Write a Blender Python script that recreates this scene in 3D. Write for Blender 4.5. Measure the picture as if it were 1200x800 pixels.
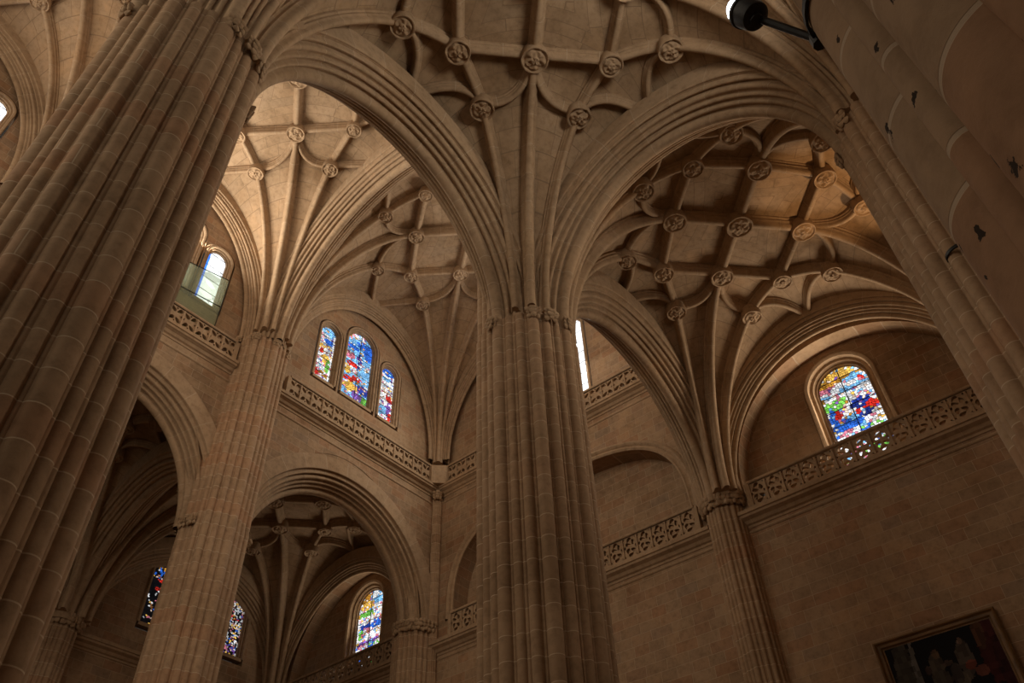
import bpy, bmesh, math, random
from mathutils import Vector, Matrix
random.seed(7)
PI = math.pi
SC = bpy.context.scene
COL = SC.collection
for o in list(bpy.data.objects): bpy.data.objects.remove(o)

# ------------------------------------------------------------------ camera
CAM_Z = 1.6
F_PX, PITCH, ROLL, YAW = 948.07, math.radians(44.819), math.radians(-2.5403), math.radians(52.119)
cd = bpy.data.cameras.new('camera'); cam = bpy.data.objects.new('camera', cd); COL.objects.link(cam)
cd.sensor_fit = 'HORIZONTAL'; cd.sensor_width = 36.0; cd.lens = 36.0*F_PX/1200.0
cd.clip_start = 0.05; cd.clip_end = 500
cp, sp = math.cos(PITCH), math.sin(PITCH)
fwd = Vector((math.sin(YAW)*cp, math.cos(YAW)*cp, sp)); rt = Vector((math.cos(YAW), -math.sin(YAW), 0)); up = rt.cross(fwd)
r2 = rt*math.cos(ROLL)+up*math.sin(ROLL); u2 = -rt*math.sin(ROLL)+up*math.cos(ROLL)
M = Matrix(((r2.x, u2.x, -fwd.x, 0), (r2.y, u2.y, -fwd.y, 0), (r2.z, u2.z, -fwd.z, CAM_Z), (0, 0, 0, 1)))
cam.matrix_world = M
SC.camera = cam

# ------------------------------------------------------------------ light
SC.view_settings.view_transform = 'Standard'; SC.view_settings.look = 'None'
SC.view_settings.gamma = 1.0; SC.view_settings.use_curve_mapping = False
SC.view_settings.exposure = 0.7
w = bpy.data.worlds.new('world'); SC.world = w; w.use_nodes = True
w.node_tree.nodes['Background'].inputs[0].default_value = (1.0, 0.86, 0.70, 1)
w.node_tree.nodes['Background'].inputs[1].default_value = 0.02
SC.cycles.max_bounces = 6; SC.cycles.diffuse_bounces = 4
SC.cycles.use_denoising = True

def area(name, loc, to, sx, sy, power, col=(1, .9, .77), spread=180):
    d = bpy.data.lights.new(name, 'AREA'); d.shape = 'RECTANGLE'; d.size = sx; d.size_y = sy
    d.energy = power; d.color = col; d.spread = math.radians(spread)
    o = bpy.data.objects.new(name, d); COL.objects.link(o); o.location = loc
    v = Vector(to)-Vector(loc); o.rotation_euler = v.to_track_quat('-Z', 'Y').to_euler()
    return o
def spot(name, loc, to, power, ang, col=(1, .72, .42), blend=.6, r=.15):
    d = bpy.data.lights.new(name, 'SPOT'); d.energy = power; d.color = col; d.spot_size = math.radians(ang); d.spot_blend = blend; d.shadow_soft_size = r
    o = bpy.data.objects.new(name, d); COL.objects.link(o); o.location = loc
    v = Vector(to)-Vector(loc); o.rotation_euler = v.to_track_quat('-Z', 'Y').to_euler()
    return o
DAY = (1.0, .925, .80); WARM = (1.0, .85, .67)
# added fill in place of daylight from the unseen bays behind the camera
area('fill_nave_east', (-13, 16.5, 22), (20, 16.5, 24), 13, 16, 1150, WARM)
area('fill_aisle_east', (-10, 4.2, 16), (14, 5, 19), 8, 8, 170, WARM)
# added lights for unseen lunette windows assumed in the near aisle's outer wall
area('fill_aisle_south', (7.45, -2.1, 19.6), (7.45, 5, 23.5), 2.4, 3.6, 175, DAY, 125)
area('fill_aisle_south', (-3.4, -2.1, 20.0), (-2.4, 9, 19.0), 2.4, 3.6, 40, DAY)
area('fill_aisle_south', (18.3, -2.1, 19.4), (4, 8.5, 14), 2.0, 3.0, 210, WARM, 100)  # added and aimed to brighten the right side of the huge left column
# added lights for assumed, unseen south clerestory windows; the wall itself has none
area('fill_nave_south', (7.4, 10.3, 29.0), (7.4, 20, 27.0), 4.6, 3.6, 110, DAY)
area('fill_nave_south', (-3.4, 10.3, 29.0), (-3.0, 20, 27.5), 4.6, 3.6, 90, DAY)
area('fill_nave_south', (18.2, 10.3, 29.0), (18.2, 20, 27), 4.6, 3.6, 70, DAY)
# clerestory windows of the north wall and of the end wall
area('daylight_clerestory_north', (7.2, 23.3, 28.6), (7.4, 15, 31.5), 4.8, 3.2, 600, DAY)
area('daylight_clerestory_north', (-2.7, 23.3, 28.6), (-3.4, 14, 28), 4.6, 3.2, 120, DAY)
area('daylight_clerestory_west', (23.6, 16.5, 28.6), (4, 15.5, 20), 4.4, 4.0, 520, DAY)
# lunette windows at the ends of the aisles
area('daylight_lunette_south', (24.75, 4.2, 19.4), (10, 5.5, 20.5), 1.6, 2.8, 170, WARM)
area('daylight_lunette_north', (24.75, 28.7, 19.4), (20, 28.7, 20.8), 1.6, 2.8, 60, WARM)
# added warm spot for an assumed floodlight, unseen behind the second right-hand column
spot('assumed_floodlight', (20.6, -0.5, 17.3), (19.2, 1.0, 23.4), 620, 40, (1, .62, .30))

# ------------------------------------------------------------------ materials
def nodes(name):
    m = bpy.data.materials.new(name); m.use_nodes = True
    nt = m.node_tree; b = nt.nodes['Principled BSDF']
    return m, nt, b
def N(nt, t, **k):
    n = nt.nodes.new(t)
    for a, v in k.items(): setattr(n, a, v)
    return n
def math_(nt, op, a, b=None, c=None):
    n = N(nt, 'ShaderNodeMath', operation=op)
    for i, v in enumerate((a, b, c)):
        if v is None: continue
        if isinstance(v, (int, float)): n.inputs[i].default_value = v
        else: nt.links.new(v, n.inputs[i])
    return n.outputs[0]
def mixc(nt, fac, a, b, mode='MIX'):
    n = N(nt, 'ShaderNodeMix', data_type='RGBA', blend_type=mode)
    for s, v in ((n.inputs[0], fac), (n.inputs[6], a), (n.inputs[7], b)):
        if isinstance(v, (int, float)): s.default_value = v
        elif isinstance(v, tuple): s.default_value = (*v, 1) if len(v) == 3 else v
        else: nt.links.new(v, s)
    return n.outputs[2]
def ramp(nt, fac, stops, interp='LINEAR'):
    n = N(nt, 'ShaderNodeValToRGB'); cr = n.color_ramp; cr.interpolation = interp
    while len(cr.elements) < len(stops): cr.elements.new(.5)
    for e, (p, c) in zip(cr.elements, stops): e.position = p; e.color = (*c, 1)
    nt.links.new(fac, n.inputs[0]); return n.outputs[0]
def stone(name, mode, bw, rh, ms, tans, mortar, mfac=1.0, stain=.55, pit=.0, bump=.5, red=.8, patch=(.7, .62)):
    m, nt, b = nodes(name); L = nt.links.new
    g = N(nt, 'ShaderNodeNewGeometry')
    sp_ = N(nt, 'ShaderNodeSeparateXYZ'); L(g.outputs['Position'], sp_.inputs[0])
    X, Y, Z = sp_.outputs
    cb = N(nt, 'ShaderNodeCombineXYZ')
    if mode == 'wall':
        sn = N(nt, 'ShaderNodeSeparateXYZ'); L(g.outputs['True Normal'], sn.inputs[0])
        ax = math_(nt, 'GREATER_THAN', math_(nt, 'ABSOLUTE', sn.outputs[0]), math_(nt, 'ABSOLUTE', sn.outputs[1]))
        u = math_(nt, 'ADD', math_(nt, 'MULTIPLY', Y, ax), math_(nt, 'MULTIPLY', X, math_(nt, 'SUBTRACT', 1.0, ax)))
        L(u, cb.inputs[0]); L(Z, cb.inputs[1])
    elif mode == 'pier':
        u = math_(nt, 'MULTIPLY', math_(nt, 'SUBTRACT', X, Y), .75)
        L(u, cb.inputs[0]); L(Z, cb.inputs[1])
    else:
        uv = N(nt, 'ShaderNodeUVMap'); uv.uv_map = 'UVMap'
        s2 = N(nt, 'ShaderNodeSeparateXYZ'); L(uv.outputs[0], s2.inputs[0])
        L(s2.outputs[0], cb.inputs[0]); L(s2.outputs[1], cb.inputs[1])
    # slight waviness of the courses
    nz0 = N(nt, 'ShaderNodeTexNoise'); nz0.inputs['Scale'].default_value = 1.3; nz0.inputs['Detail'].default_value = 1; L(g.outputs['Position'], nz0.inputs['Vector'])
    vm = N(nt, 'ShaderNodeVectorMath', operation='MULTIPLY_ADD'); L(nz0.outputs['Color'], vm.inputs[0]); vm.inputs[1].default_value = (.05, .035, 0); L(cb.outputs[0], vm.inputs[2])
    br = N(nt, 'ShaderNodeTexBrick'); L(vm.outputs[0], br.inputs['Vector'])
    br.inputs['Color1'].default_value = (0, 0, 0, 1); br.inputs['Color2'].default_value = (1, 1, 1, 1); br.inputs['Mortar'].default_value = (.4, .4, .4, 1)
    br.inputs['Scale'].default_value = 1; br.inputs['Mortar Size'].default_value = ms; br.inputs['Mortar Smooth'].default_value = .25
    br.inputs['Brick Width'].default_value = bw; br.inputs['Row Height'].default_value = rh; br.offset = .5; br.squash = .72; br.squash_frequency = 3
    col = ramp(nt, br.outputs['Color'], [(0, tans[0]), (.45, tans[1]), (red, tans[2]), (1, tans[3])])
    n1 = N(nt, 'ShaderNodeTexNoise'); n1.inputs['Scale'].default_value = .35; n1.inputs['Detail'].default_value = 5; n1.inputs['Roughness'].default_value = .6; L(g.outputs['Position'], n1.inputs['Vector'])
    n2 = N(nt, 'ShaderNodeTexNoise'); n2.inputs['Scale'].default_value = 5; n2.inputs['Detail'].default_value = 7; n2.inputs['Roughness'].default_value = .65; L(g.outputs['Position'], n2.inputs['Vector'])
    col = mixc(nt, stain, col, ramp(nt, n1.outputs['Fac'], [(.28, (.55, .49, .42)), (.46, (.9, .88, .85)), (.56, (1.0, 1.0, 1.0)), (.7, (1.2, 1.12, 1.02))]), 'MULTIPLY')
    col = mixc(nt, .55, col, ramp(nt, n2.outputs['Fac'], [(.3, (.55, .52, .48)), (.52, (1, 1, 1)), (.75, (1.22, 1.2, 1.17))]), 'MULTIPLY')
    mf = math_(nt, 'MULTIPLY', br.outputs['Fac'], mfac)
    col = mixc(nt, mf, col, mortar)
    h = math_(nt, 'ADD', math_(nt, 'MULTIPLY', n2.outputs['Fac'], .5), math_(nt, 'MULTIPLY', br.outputs['Fac'], -.35))
    if pit > 0:
        vo = N(nt, 'ShaderNodeTexVoronoi'); vo.inputs['Scale'].default_value = 8.5
        pv = N(nt, 'ShaderNodeVectorMath', operation='MULTIPLY_ADD'); L(n2.outputs['Color'], pv.inputs[0]); pv.inputs[1].default_value = (.16, .16, .2)
        pz = N(nt, 'ShaderNodeVectorMath', operation='MULTIPLY'); L(g.outputs['Position'], pz.inputs[0]); pz.inputs[1].default_value = (1, 1, .6); L(pz.outputs[0], pv.inputs[2]); L(pv.outputs[0], vo.inputs['Vector'])
        pm = math_(nt, 'LESS_THAN', vo.outputs['Distance'], pit)
        col = mixc(nt, pm, col, (.035, .022, .014))
        h = math_(nt, 'SUBTRACT', h, math_(nt, 'MULTIPLY', pm, .6))
    bp = N(nt, 'ShaderNodeBump'); bp.inputs['Strength'].default_value = bump; bp.inputs['Distance'].default_value = .03
    L(h, bp.inputs['Height']); L(bp.outputs[0], b.inputs['Normal'])
    L(col, b.inputs['Base Color']); b.inputs['Roughness'].default_value = .9; b.inputs['Specular IOR Level'].default_value = .15
    return m
T1 = ((.34, .225, .135), (.39, .262, .160), (.35, .224, .134), (.38, .225, .130))
T2 = ((.31, .205, .125), (.365, .245, .148), (.33, .19, .108), (.30, .21, .138))
T3 = ((.36, .245, .150), (.40, .275, .170), (.38, .255, .152), (.35, .245, .155))
M_WALL = stone('ashlar wall', 'wall', .82, .37, .009, T2, (.46, .345, .235), .6, stain=.9)
M_PIER = stone('pier masonry', 'pier', 5.5, .5, .010, T1, (.60, .47, .33), .65, pit=0, bump=.35)
M_NEAR = stone('weathered pier masonry', 'pier', 6.5, .5, .013, T2, (.50, .39, .28), .65, pit=.13, bump=.5)
M_WEB = stone('vault webbing', 'uv', .85, .34, .010, T3, (.19, .125, .075), .6, stain=1.0)
M_RIB = stone('rib stone', 'uv', 30, .95, .010, T3, (.50, .40, .29), .5, stain=.6, bump=.25)
M_TRIM = stone('dressed stone', 'wall', 1.4, .9, .006, T3, (.5, .4, .3), .4, stain=.6, bump=.25)
M_FLOOR = stone('floor slabs', 'uv', .9, .9, .01, T2, (.2, .15, .1), .6)

def plain(name, col, rough=.7, metal=0, emis=None, es=0, noise=.0):
    m, nt, b = nodes(name); b.inputs['Base Color'].default_value = (*col, 1); b.inputs['Roughness'].default_value = rough; b.inputs['Metallic'].default_value = metal
    if noise:
        nz = N(nt, 'ShaderNodeTexNoise'); nz.inputs['Scale'].default_value = 9; nz.inputs['Detail'].default_value = 5
        c = mixc(nt, noise, (*col,), ramp(nt, nz.outputs['Fac'], [(.3, tuple(x*.4 for x in col)), (.7, tuple(min(1, x*1.5) for x in col))]))
        nt.links.new(c, b.inputs['Base Color'])
    if emis: b.inputs['Emission Color'].default_value = (*emis, 1); b.inputs['Emission Strength'].default_value = es
    return m
M_IRON = plain('black iron', (.022, .02, .018), .5, .6, noise=.5)
M_LEAD = plain('lead bars', (.012, .012, .014), .6, .3)
M_GOLD = plain('worn gilt frame', (.15, .075, .022), .55, .2, noise=.8)
M_BULB = plain('lit lamp glass', (1, 1, 1), .3, 0, (.88, .94, 1), 6)
def glass_mat(name, strength, cell, dark):
    m, nt, b = nodes(name); L = nt.links.new
    at = N(nt, 'ShaderNodeVertexColor'); at.layer_name = 'tint'
    g = N(nt, 'ShaderNodeNewGeometry')
    vo = N(nt, 'ShaderNodeTexVoronoi', feature='DISTANCE_TO_EDGE'); vo.inputs['Scale'].default_value = cell; L(g.outputs['Position'], vo.inputs['Vector'])
    vc = N(nt, 'ShaderNodeTexVoronoi'); vc.inputs['Scale'].default_value = cell; L(g.outputs['Position'], vc.inputs['Vector'])
    hs = N(nt, 'ShaderNodeSeparateColor'); L(vc.outputs['Color'], hs.inputs[0])
    val = math_(nt, 'ADD', math_(nt, 'MULTIPLY', hs.outputs[0], .7), .55)
    cmb = N(nt, 'ShaderNodeCombineXYZ'); [L(val, cmb.inputs[i]) for i in range(3)]
    c = mixc(nt, 1.0, at.outputs['Color'], cmb.outputs[0], 'MULTIPLY')
    edge = math_(nt, 'LESS_THAN', vo.outputs['Distance'], dark)
    c = mixc(nt, edge, c, (.01, .01, .012))
    L(c, b.inputs['Emission Color']); b.inputs['Emission Strength'].default_value = strength
    b.inputs['Base Color'].default_value = (.01, .01, .01, 1); b.inputs['Roughness'].default_value = .6; b.inputs['Specular IOR Level'].default_value = .1
    m.cycles.emission_sampling = 'NONE'
    return m
M_GLASS = glass_mat('stained glass', 1.05, 3.0, .0)
M_GLASSFINE = glass_mat('stained glass of small pieces', .7, 3.0, .0)
M_CLEAR = glass_mat('pale leaded glass', 1.3, 2.0, .004)
def canvas_mat():
    m, nt, b = nodes('oil on canvas'); at = N(nt, 'ShaderNodeVertexColor'); at.layer_name = 'tint'
    nt.links.new(at.outputs['Color'], b.inputs['Base Color']); b.inputs['Roughness'].default_value = .8; b.inputs['Specular IOR Level'].default_value = .15
    return m
M_CANVAS = canvas_mat()
def sheet_mat():
    m, nt, b = nodes('tinted screen glass'); L = nt.links.new; nt.nodes.remove(b)
    out = [n for n in nt.nodes if n.type == 'OUTPUT_MATERIAL'][0]
    tr = N(nt, 'ShaderNodeBsdfTransparent'); tr.inputs[0].default_value = (.90, .95, .86, 1)
    tl = N(nt, 'ShaderNodeBsdfTranslucent'); tl.inputs[0].default_value = (.55, .60, .46, 1)
    df = N(nt, 'ShaderNodeBsdfDiffuse'); df.inputs[0].default_value = (.60, .64, .50, 1)
    a = N(nt, 'ShaderNodeMixShader'); a.inputs[0].default_value = .5; L(tl.outputs[0], a.inputs[1]); L(df.outputs[0], a.inputs[2])
    c = N(nt, 'ShaderNodeMixShader'); c.inputs[0].default_value = .30; L(tr.outputs[0], c.inputs[1]); L(a.outputs[0], c.inputs[2])
    L(c.outputs[0], out.inputs[0]); return m
M_SHEET = sheet_mat()

# ------------------------------------------------------------------ builders
def link(name, me, mat, parent=None, sharp=None):
    if mat is not None: me.materials.append(mat)
    if sharp is not None:
        me.shade_smooth(); me.set_sharp_from_angle(angle=math.radians(sharp))
    o = bpy.data.objects.new(name, me); COL.objects.link(o)
    if parent is not None:
        o.parent = parent
        o.location = -Vector(parent.location)
    return o
def mesh(name, vs, fs, mat, parent=None, sharp=None, uvs=None):
    me = bpy.data.meshes.new(name); me.from_pydata([tuple(v) for v in vs], [], fs); me.validate(); me.update()
    if uvs is not None:
        ul = me.uv_layers.new(name='UVMap')
        for lp in me.loops: ul.data[lp.index].uv = uvs[lp.vertex_index]
    return link(name, me, mat, parent, sharp)
def tag(o, label, cat, group=None, kind=None):
    o['label'] = label; o['category'] = cat
    if group: o['group'] = group
    if kind: o['kind'] = kind
    return o
def thing(name, label, cat, loc=(0, 0, 0), group=None, kind=None):
    o = bpy.data.objects.new(name, None); COL.objects.link(o); o.location = loc; o.empty_display_size = .3
    return tag(o, label, cat, group, kind)
class MB:
    def __init__(s): s.v = []; s.f = []; s.uv = []
    def box(s, x0, x1, y0, y1, z0, z1):
        i = len(s.v); s.v += [(x, y, z) for x in (x0, x1) for y in (y0, y1) for z in (z0, z1)]
        s.f += [tuple(i+k for k in q) for q in ((0, 1, 3, 2), (4, 6, 7, 5), (0, 4, 5, 1), (2, 3, 7, 6), (0, 2, 6, 4), (1, 5, 7, 3))]
        s.uv += [(0, 0)]*8
    def bar(s, p, q, r, n=6):
        p = Vector(p); q = Vector(q); t = (q-p).normalized(); a = t.orthogonal().normalized(); b = t.cross(a); i = len(s.v)
        for c in (p, q):
            for k in range(n):
                an = 2*PI*k/n; s.v.append(c+a*r*math.cos(an)+b*r*math.sin(an)); s.uv.append((0, 0))
        for k in range(n): s.f.append((i+k, i+(k+1) % n, i+n+(k+1) % n, i+n+k))
        s.f += [tuple(i+k for k in range(n-1, -1, -1)), tuple(i+n+k for k in range(n))]
    def sweep(s, pts, sides, norms, prof, closed=False, v0=0):
        """prof points (b,n) placed at pts[i] + b*sides[i] + n*norms[i]"""
        i0 = len(s.v); m = len(prof); L = v0
        cum = [0]
        for k in range(1, m): cum.append(cum[-1]+math.hypot(prof[k][0]-prof[k-1][0], prof[k][1]-prof[k-1][1]))
        for i, p in enumerate(pts):
            if i: L += (Vector(pts[i])-Vector(pts[i-1])).length
            for k, (b, n) in enumerate(prof):
                s.v.append(Vector(p)+Vector(sides[i])*b+Vector(norms[i])*n); s.uv.append((cum[k], L))
        for i in range(len(pts)-1):
            for k in range(m-1):
                a = i0+i*m+k; s.f.append((a, a+1, a+m+1, a+m))
        if closed:
            s.f.append(tuple(i0+k for k in range(m))); e = i0+(len(pts)-1)*m; s.f.append(tuple(e+k for k in range(m-1, -1, -1)))
    def make(s, name, mat, parent=None, sharp=None):
        return mesh(name, s.v, s.f, mat, parent, sharp, s.uv)
def arc(cx, cy, r, a0, a1, n):
    return [(cx+r*math.cos(math.radians(a0+(a1-a0)*k/n)), cy+r*math.sin(math.radians(a0+(a1-a0)*k/n))) for k in range(n+1)]

def sheet2d(name, loops, axis, c0, c1, mat, parent=None, sharp=40):
    """A slab with holes: loops[0] is the outline, the rest are holes, in (u,z). axis 'x': u is y, slab from x=c0..c1; axis 'y': u is x."""
    cu = bpy.data.curves.new(name, 'CURVE'); cu.dimensions = '2D'; cu.fill_mode = 'BOTH'; cu.extrude = abs(c1-c0)/2
    for lp in loops:
        s_ = cu.splines.new('POLY'); s_.points.add(len(lp)-1); s_.use_cyclic_u = True
        for p, (a, b) in zip(s_.points, lp): p.co = (a, b, 0, 1)
    t = bpy.data.objects.new('t', cu); COL.objects.link(t)
    bpy.context.view_layer.update()
    me = bpy.data.meshes.new_from_object(t.evaluated_get(bpy.context.evaluated_depsgraph_get()))
    bpy.data.objects.remove(t); bpy.data.curves.remove(cu)
    mid = (c0+c1)/2
    for v in me.vertices:
        a, b, c = v.co
        v.co = (mid+c, a, b) if axis == 'x' else (a, mid+c, b)
    if axis == 'y': me.flip_normals()
    me.name = name; me.materials.clear()
    return link(name, me, mat, parent, sharp)
def ell(cx, cz, a, b, n=48, a0=0, a1=180):
    return [(cx+a*math.cos(math.radians(a0+(a1-a0)*k/n)), cz+b*math.sin(math.radians(a0+(a1-a0)*k/n))) for k in range(n+1)]
def sup(cx, cz, a, b, n=60, e=3.0):
    r = []
    for k in range(n+1):
        c, s_ = math.cos(PI*k/n), math.sin(PI*k/n); r.append((cx+a*math.copysign(abs(c)**(2/e), c), cz+b*abs(s_)**(2/e)))
    return r
def arched(cx, half, z0, zs, rise, n=40):
    return [(cx-half, z0), (cx+half, z0)] + ell(cx, zs, half, rise, n)
def rect(u0, u1, z0, z1): return [(u0, z0), (u1, z0), (u1, z1), (u0, z1)]

# ------------------------------------------------------------------ plan
XS = [-8.79, 2.04, 12.87, 23.70]             # transverse lines
YA, YB, YC, YD = -1.07, 9.48, 23.6, 34.15      # aisle wall / arcade / arcade / aisle wall
ZA, ZN = 17.24, 26.1                           # springing of aisle and nave vaults
XE, YN = 23.9, 23.62                           # faces of the end wall and of the north arcade wall

# ---- floor
fl = MB(); fl.box(-14, 26, -4, 36, -.3, 0)
o = fl.make('floor', M_FLOOR)
for lp, d in zip(o.data.loops, o.data.uv_layers['UVMap'].data): vco = o.data.vertices[lp.vertex_index].co; d.uv = (vco.x, vco.y)
tag(o, 'stone slab floor of the church far below the vaults', 'floor', kind='structure')

# ---- end wall (x = XE)
def wall(name, label, loops, axis, c0, c1): return tag(sheet2d(name, loops, axis, c0, c1, M_WALL), label, 'wall', kind='structure')
wall('wall_west', 'broad plain ashlar wall below the lower balustrades, with the painting on it', [rect(-3, 36, 0, 16.45)], 'x', XE, XE+1.6)
CYS, CYN = (YA+YB)/2, (YC+YD)/2
CYM = (YB+YC)/2
for cy, y0, y1, nm, lb in ((CYS, -3, YB, 'wall_lunette_south', 'recessed lunette wall around the large single arched window behind the right balustrade'),
                           (CYN, YC, 36, 'wall_lunette_north', 'dim recessed lunette wall round the lit window seen through the lower dark arch')):
    wall(nm, lb, [rect(y0, y1, 16.4, 25.2), arched(cy+.1, 1.36, 17.2, 20.72, 1.34), rect(cy+3.65, cy+4.25, 16.7, 18.5)], 'x', XE+.75, XE+1.6)
    wall(nm+'_arch', 'plain arch reveal in front of the '+('large single window lunette at right' if cy == CYS else 'far aisle lunette, seen through the lower arch'),
         [[(y0, 16.4)]+[(cy-4.35, 16.4)]+list(reversed(ell(cy, 18.0, 4.35, 4.35)))+[(cy+4.35, 16.4), (y1, 16.4), (y1, 25.2), (y0, 25.2)]], 'x', XE, XE+.76)
wall('wall_niche', 'end wall of the tall bay pierced by a broad blind arch',
     [[(YB, 16.4), (CYM-5.9, 16.4)]+list(reversed(sup(CYM, 17.6, 5.9, 4.4)))+[(CYM+5.9, 16.4), (YC+.5, 16.4), (YC+.5, 24.3), (YB, 24.3)]], 'x', XE, XE+.9)
wall('wall_niche_back', 'recessed flat wall inside the broad blind arch beside the central column', [rect(YB, YC+.5, 16.4, 24.3), rect(CYM+4.9, CYM+5.5, 16.7, 18.5)], 'x', XE+.88, XE+1.6)
WC = [(-2.0, .43, 30.0), (0, .8, 30.6), (2.0, .43, 30.0)]
def tri_holes(c): return [arched(c+du, h+.34, 26.7, zs, h+.34) for du, h, zs in WC]
wall('wall_clerestory_west', 'high end wall above the upper balustrade, right of the central column', [rect(YB, YC+.5, 24.2, 35)]+[arched(CYM+du, h+.34, 25.7, zs, h+.34) for du, h, zs in ((-1.55, .43, 30.6), (0, .75, 31.2), (1.55, .43, 30.6))], 'x', XE+.22, XE+.9)
# ---- north arcade wall (y = YN)
CX = [(XS[i]+XS[i+1])/2 for i in range(3)]
AN = [(-2.8, 4.7), (7.95, 3.85), (18.45, 4.3)]        # centre and half span of the arcade arches
out = [(-9, 15.5)]
for c, a in AN:
    out += [(c-a-.65, 15.5), (c-a-.65, 17.0)]+list(reversed(ell(c, ZA, a+.65, 5.1)))+[(c+a+.65, 17.0), (c+a+.65, 15.5)]
out += [(24.6, 15.5), (24.6, 24.3), (-9, 24.3)]
wall('wall_arcade_north', 'wall over the far arcade arches, below the balustrade with the three light window', [out], 'y', YN, YN+1.2)
WE = [(-1.55, .43, 30.6), (0, .75, 31.2), (1.55, .43, 30.6)]
WN = [18.28, 7.9, -2.0]
WP = [(-1.95, .43, 29.75), (0, .8, 30.35), (1.95, .43, 29.75)]
hol = tri_holes(WN[0])
for c in WN[1:]: hol += [arched(c+du, h+.34, 26.7, zs, h+.34) for du, h, zs in WP]
wall('wall_clerestory_north', 'pale clerestory wall holding groups of three arched windows above the balustrade', [rect(-9, 24.6, 24.2, 35)]+hol, 'y', YN+.15, YN+.9)
# ---- south arcade wall above the near arches, the aisle walls
out = [(-9, 17.2)]
for c, a in ((CX[0], 4.9), (CX[1], 4.9), (18.6, 4.9)):
    out += [(c-a, 17.3)]+list(reversed(ell(c, ZA+.1, a, 5.5)))+[(c+a, 17.3)]
out += [(24.6, 17.2), (24.6, 35), (-9, 35)]
wall('wall_arcade_south', 'wall standing over the near arches, between the aisle and the tall nave', [out], 'y', YB-.25, YB+.45)
wall('wall_aisle_south', 'outer aisle wall behind the columns at the right edge', [rect(2.2, 25.4, 0, 25.2)], 'y', -2.9, -2.3)
NWX = (16.75, 20.9)
wall('wall_aisle_north', 'dark outer wall of the far aisle with two slim windows', [rect(-9, 25.4, 0, 25.2)]+[arched(c, .78, 18.3, 21.4, .78) for c in NWX], 'y', YD, YD+.9)

# ---- cornices and string courses (trim)
TRIM_PROF = [(0, -.42), (-.05, -.42), (-.07, -.34), (-.14, -.30), (-.20, -.2), (-.34, -.13), (-.36, -.05), (-.41, -.03), (-.41, .1), (-.34, .14), (0, .16)]
STR_PROF = [(0, -.07), (-.05, -.04), (-.07, .0), (-.05, .05), (0, .07)]
ntrim = [0]
def trim(label, axis, c, u0, u1, z, prof):
    ntrim[0] += 1; m = MB()
    if axis == 'x': pts = [(c, u0, z), (c, u1, z)]; side = (1, 0, 0)
    else: pts = [(u0, c, z), (u1, c, z)]; side = (0, 1, 0)
    m.sweep(pts, [side]*2, [(0, 0, 1)]*2, prof, True)
    return tag(m.make('trim_%d' % ntrim[0], M_TRIM), label, 'cornice', kind='structure')
for u0, u1, nm in ((-2, YB-.55, 'right of the slender wall pier'), (YB+.55, YC, 'left of the slender wall pier, under the blind arch'), (YC+.9, YD, 'in the far aisle under its lit window')):
    trim('projecting cornice carrying the lower balustrade '+nm, 'x', XE+.02, u0, u1, 16.62, TRIM_PROF)
    trim('thin string course below the lower cornice '+nm, 'x', XE+.02, u0, u1, 16.05, STR_PROF)
trim('cornice under the upper balustrade on the end wall right of the central column', 'x', XE+.02, YB, YC, 24.45, TRIM_PROF)
trim('thin string course below the upper cornice right of the central column', 'x', XE+.02, YB, YC, 23.75, STR_PROF)
for u0, u1, nm in ((13.9, XE, 'the three coloured lights'), (3.1, 11.75, 'the glass screen')):
    trim('cornice under the balustrade below '+nm, 'y', YN+.02, u0, u1, 24.45, TRIM_PROF)
    trim('thin string course below the cornice under '+nm, 'y', YN+.02, u0, u1, 23.68, STR_PROF)
trim('dim cornice on the outer wall of the far aisle', 'y', YD+.02, 3, 23.8, 17.1, TRIM_PROF)
m = MB(); pts = [(XE, y, z) for y, z in sup(CYM, 17.6, 5.9, 4.4)]
cen = Vector((XE, CYM, 17.0)); nr = [(Vector(p)-cen).normalized() for p in pts]
m.sweep(pts, [(-1, 0, 0)]*len(pts), nr, [(-.02, -.02), (.05, -.02), (.1, .06), (.03, .12), (.02, .2), (.09, .24), (.12, .32), (.06, .42), (-.02, .44)])
ntrim[0] += 1
tag(m.make('trim_%d' % ntrim[0], M_TRIM, None, 50), 'moulding round the broad blind arch right of the central column', 'moulding', kind='structure')

# ------------------------------------------------------------------ piers
def profile(R, n=720):
    sh = []
    k = R/1.41
    for q in range(4):
        dg = 45+90*q
        sh.append((dg, 1.255*k, .155*k))
        for s_ in (-1, 1):
            for an, d, rr in ((9.0, 1.235, .045), (16.2, 1.225, .125), (23.6, 1.225, .045), (30.4, 1.21, .115), (36.6, 1.245, .04)): sh.append((dg+s_*an, d*k, rr*k))
        sh.append((90*q, 1.24*k, .17*k))
    res = []
    for i in range(n):
        a = 2*PI*i/n; r = 1.13*k
        for an, d, rr in sh:
            da = a-math.radians(an)
            q = d*math.sin(da)
            if abs(q) < rr and math.cos(da) > 0: r = max(r, d*math.cos(da)+math.sqrt(rr*rr-q*q))
        res.append((r*math.cos(a), r*math.sin(a)))
    return res
def prism(name, prof, x, y, z0, z1, mat, parent, keep=None, sharp=35):
    pf = prof if keep is None else keep(prof)
    n = len(pf); vs = []; zs = [z0, z1]
    for z in zs: vs += [(x+a, y+b, z) for a, b in pf]
    fs = [(i, (i+1) % n, n+(i+1) % n, n+i) for i in range(n)]
    fs += [tuple(range(n-1, -1, -1)), tuple(n+i for i in range(n))]
    return mesh(name, vs, fs, mat, parent, sharp)
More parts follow.
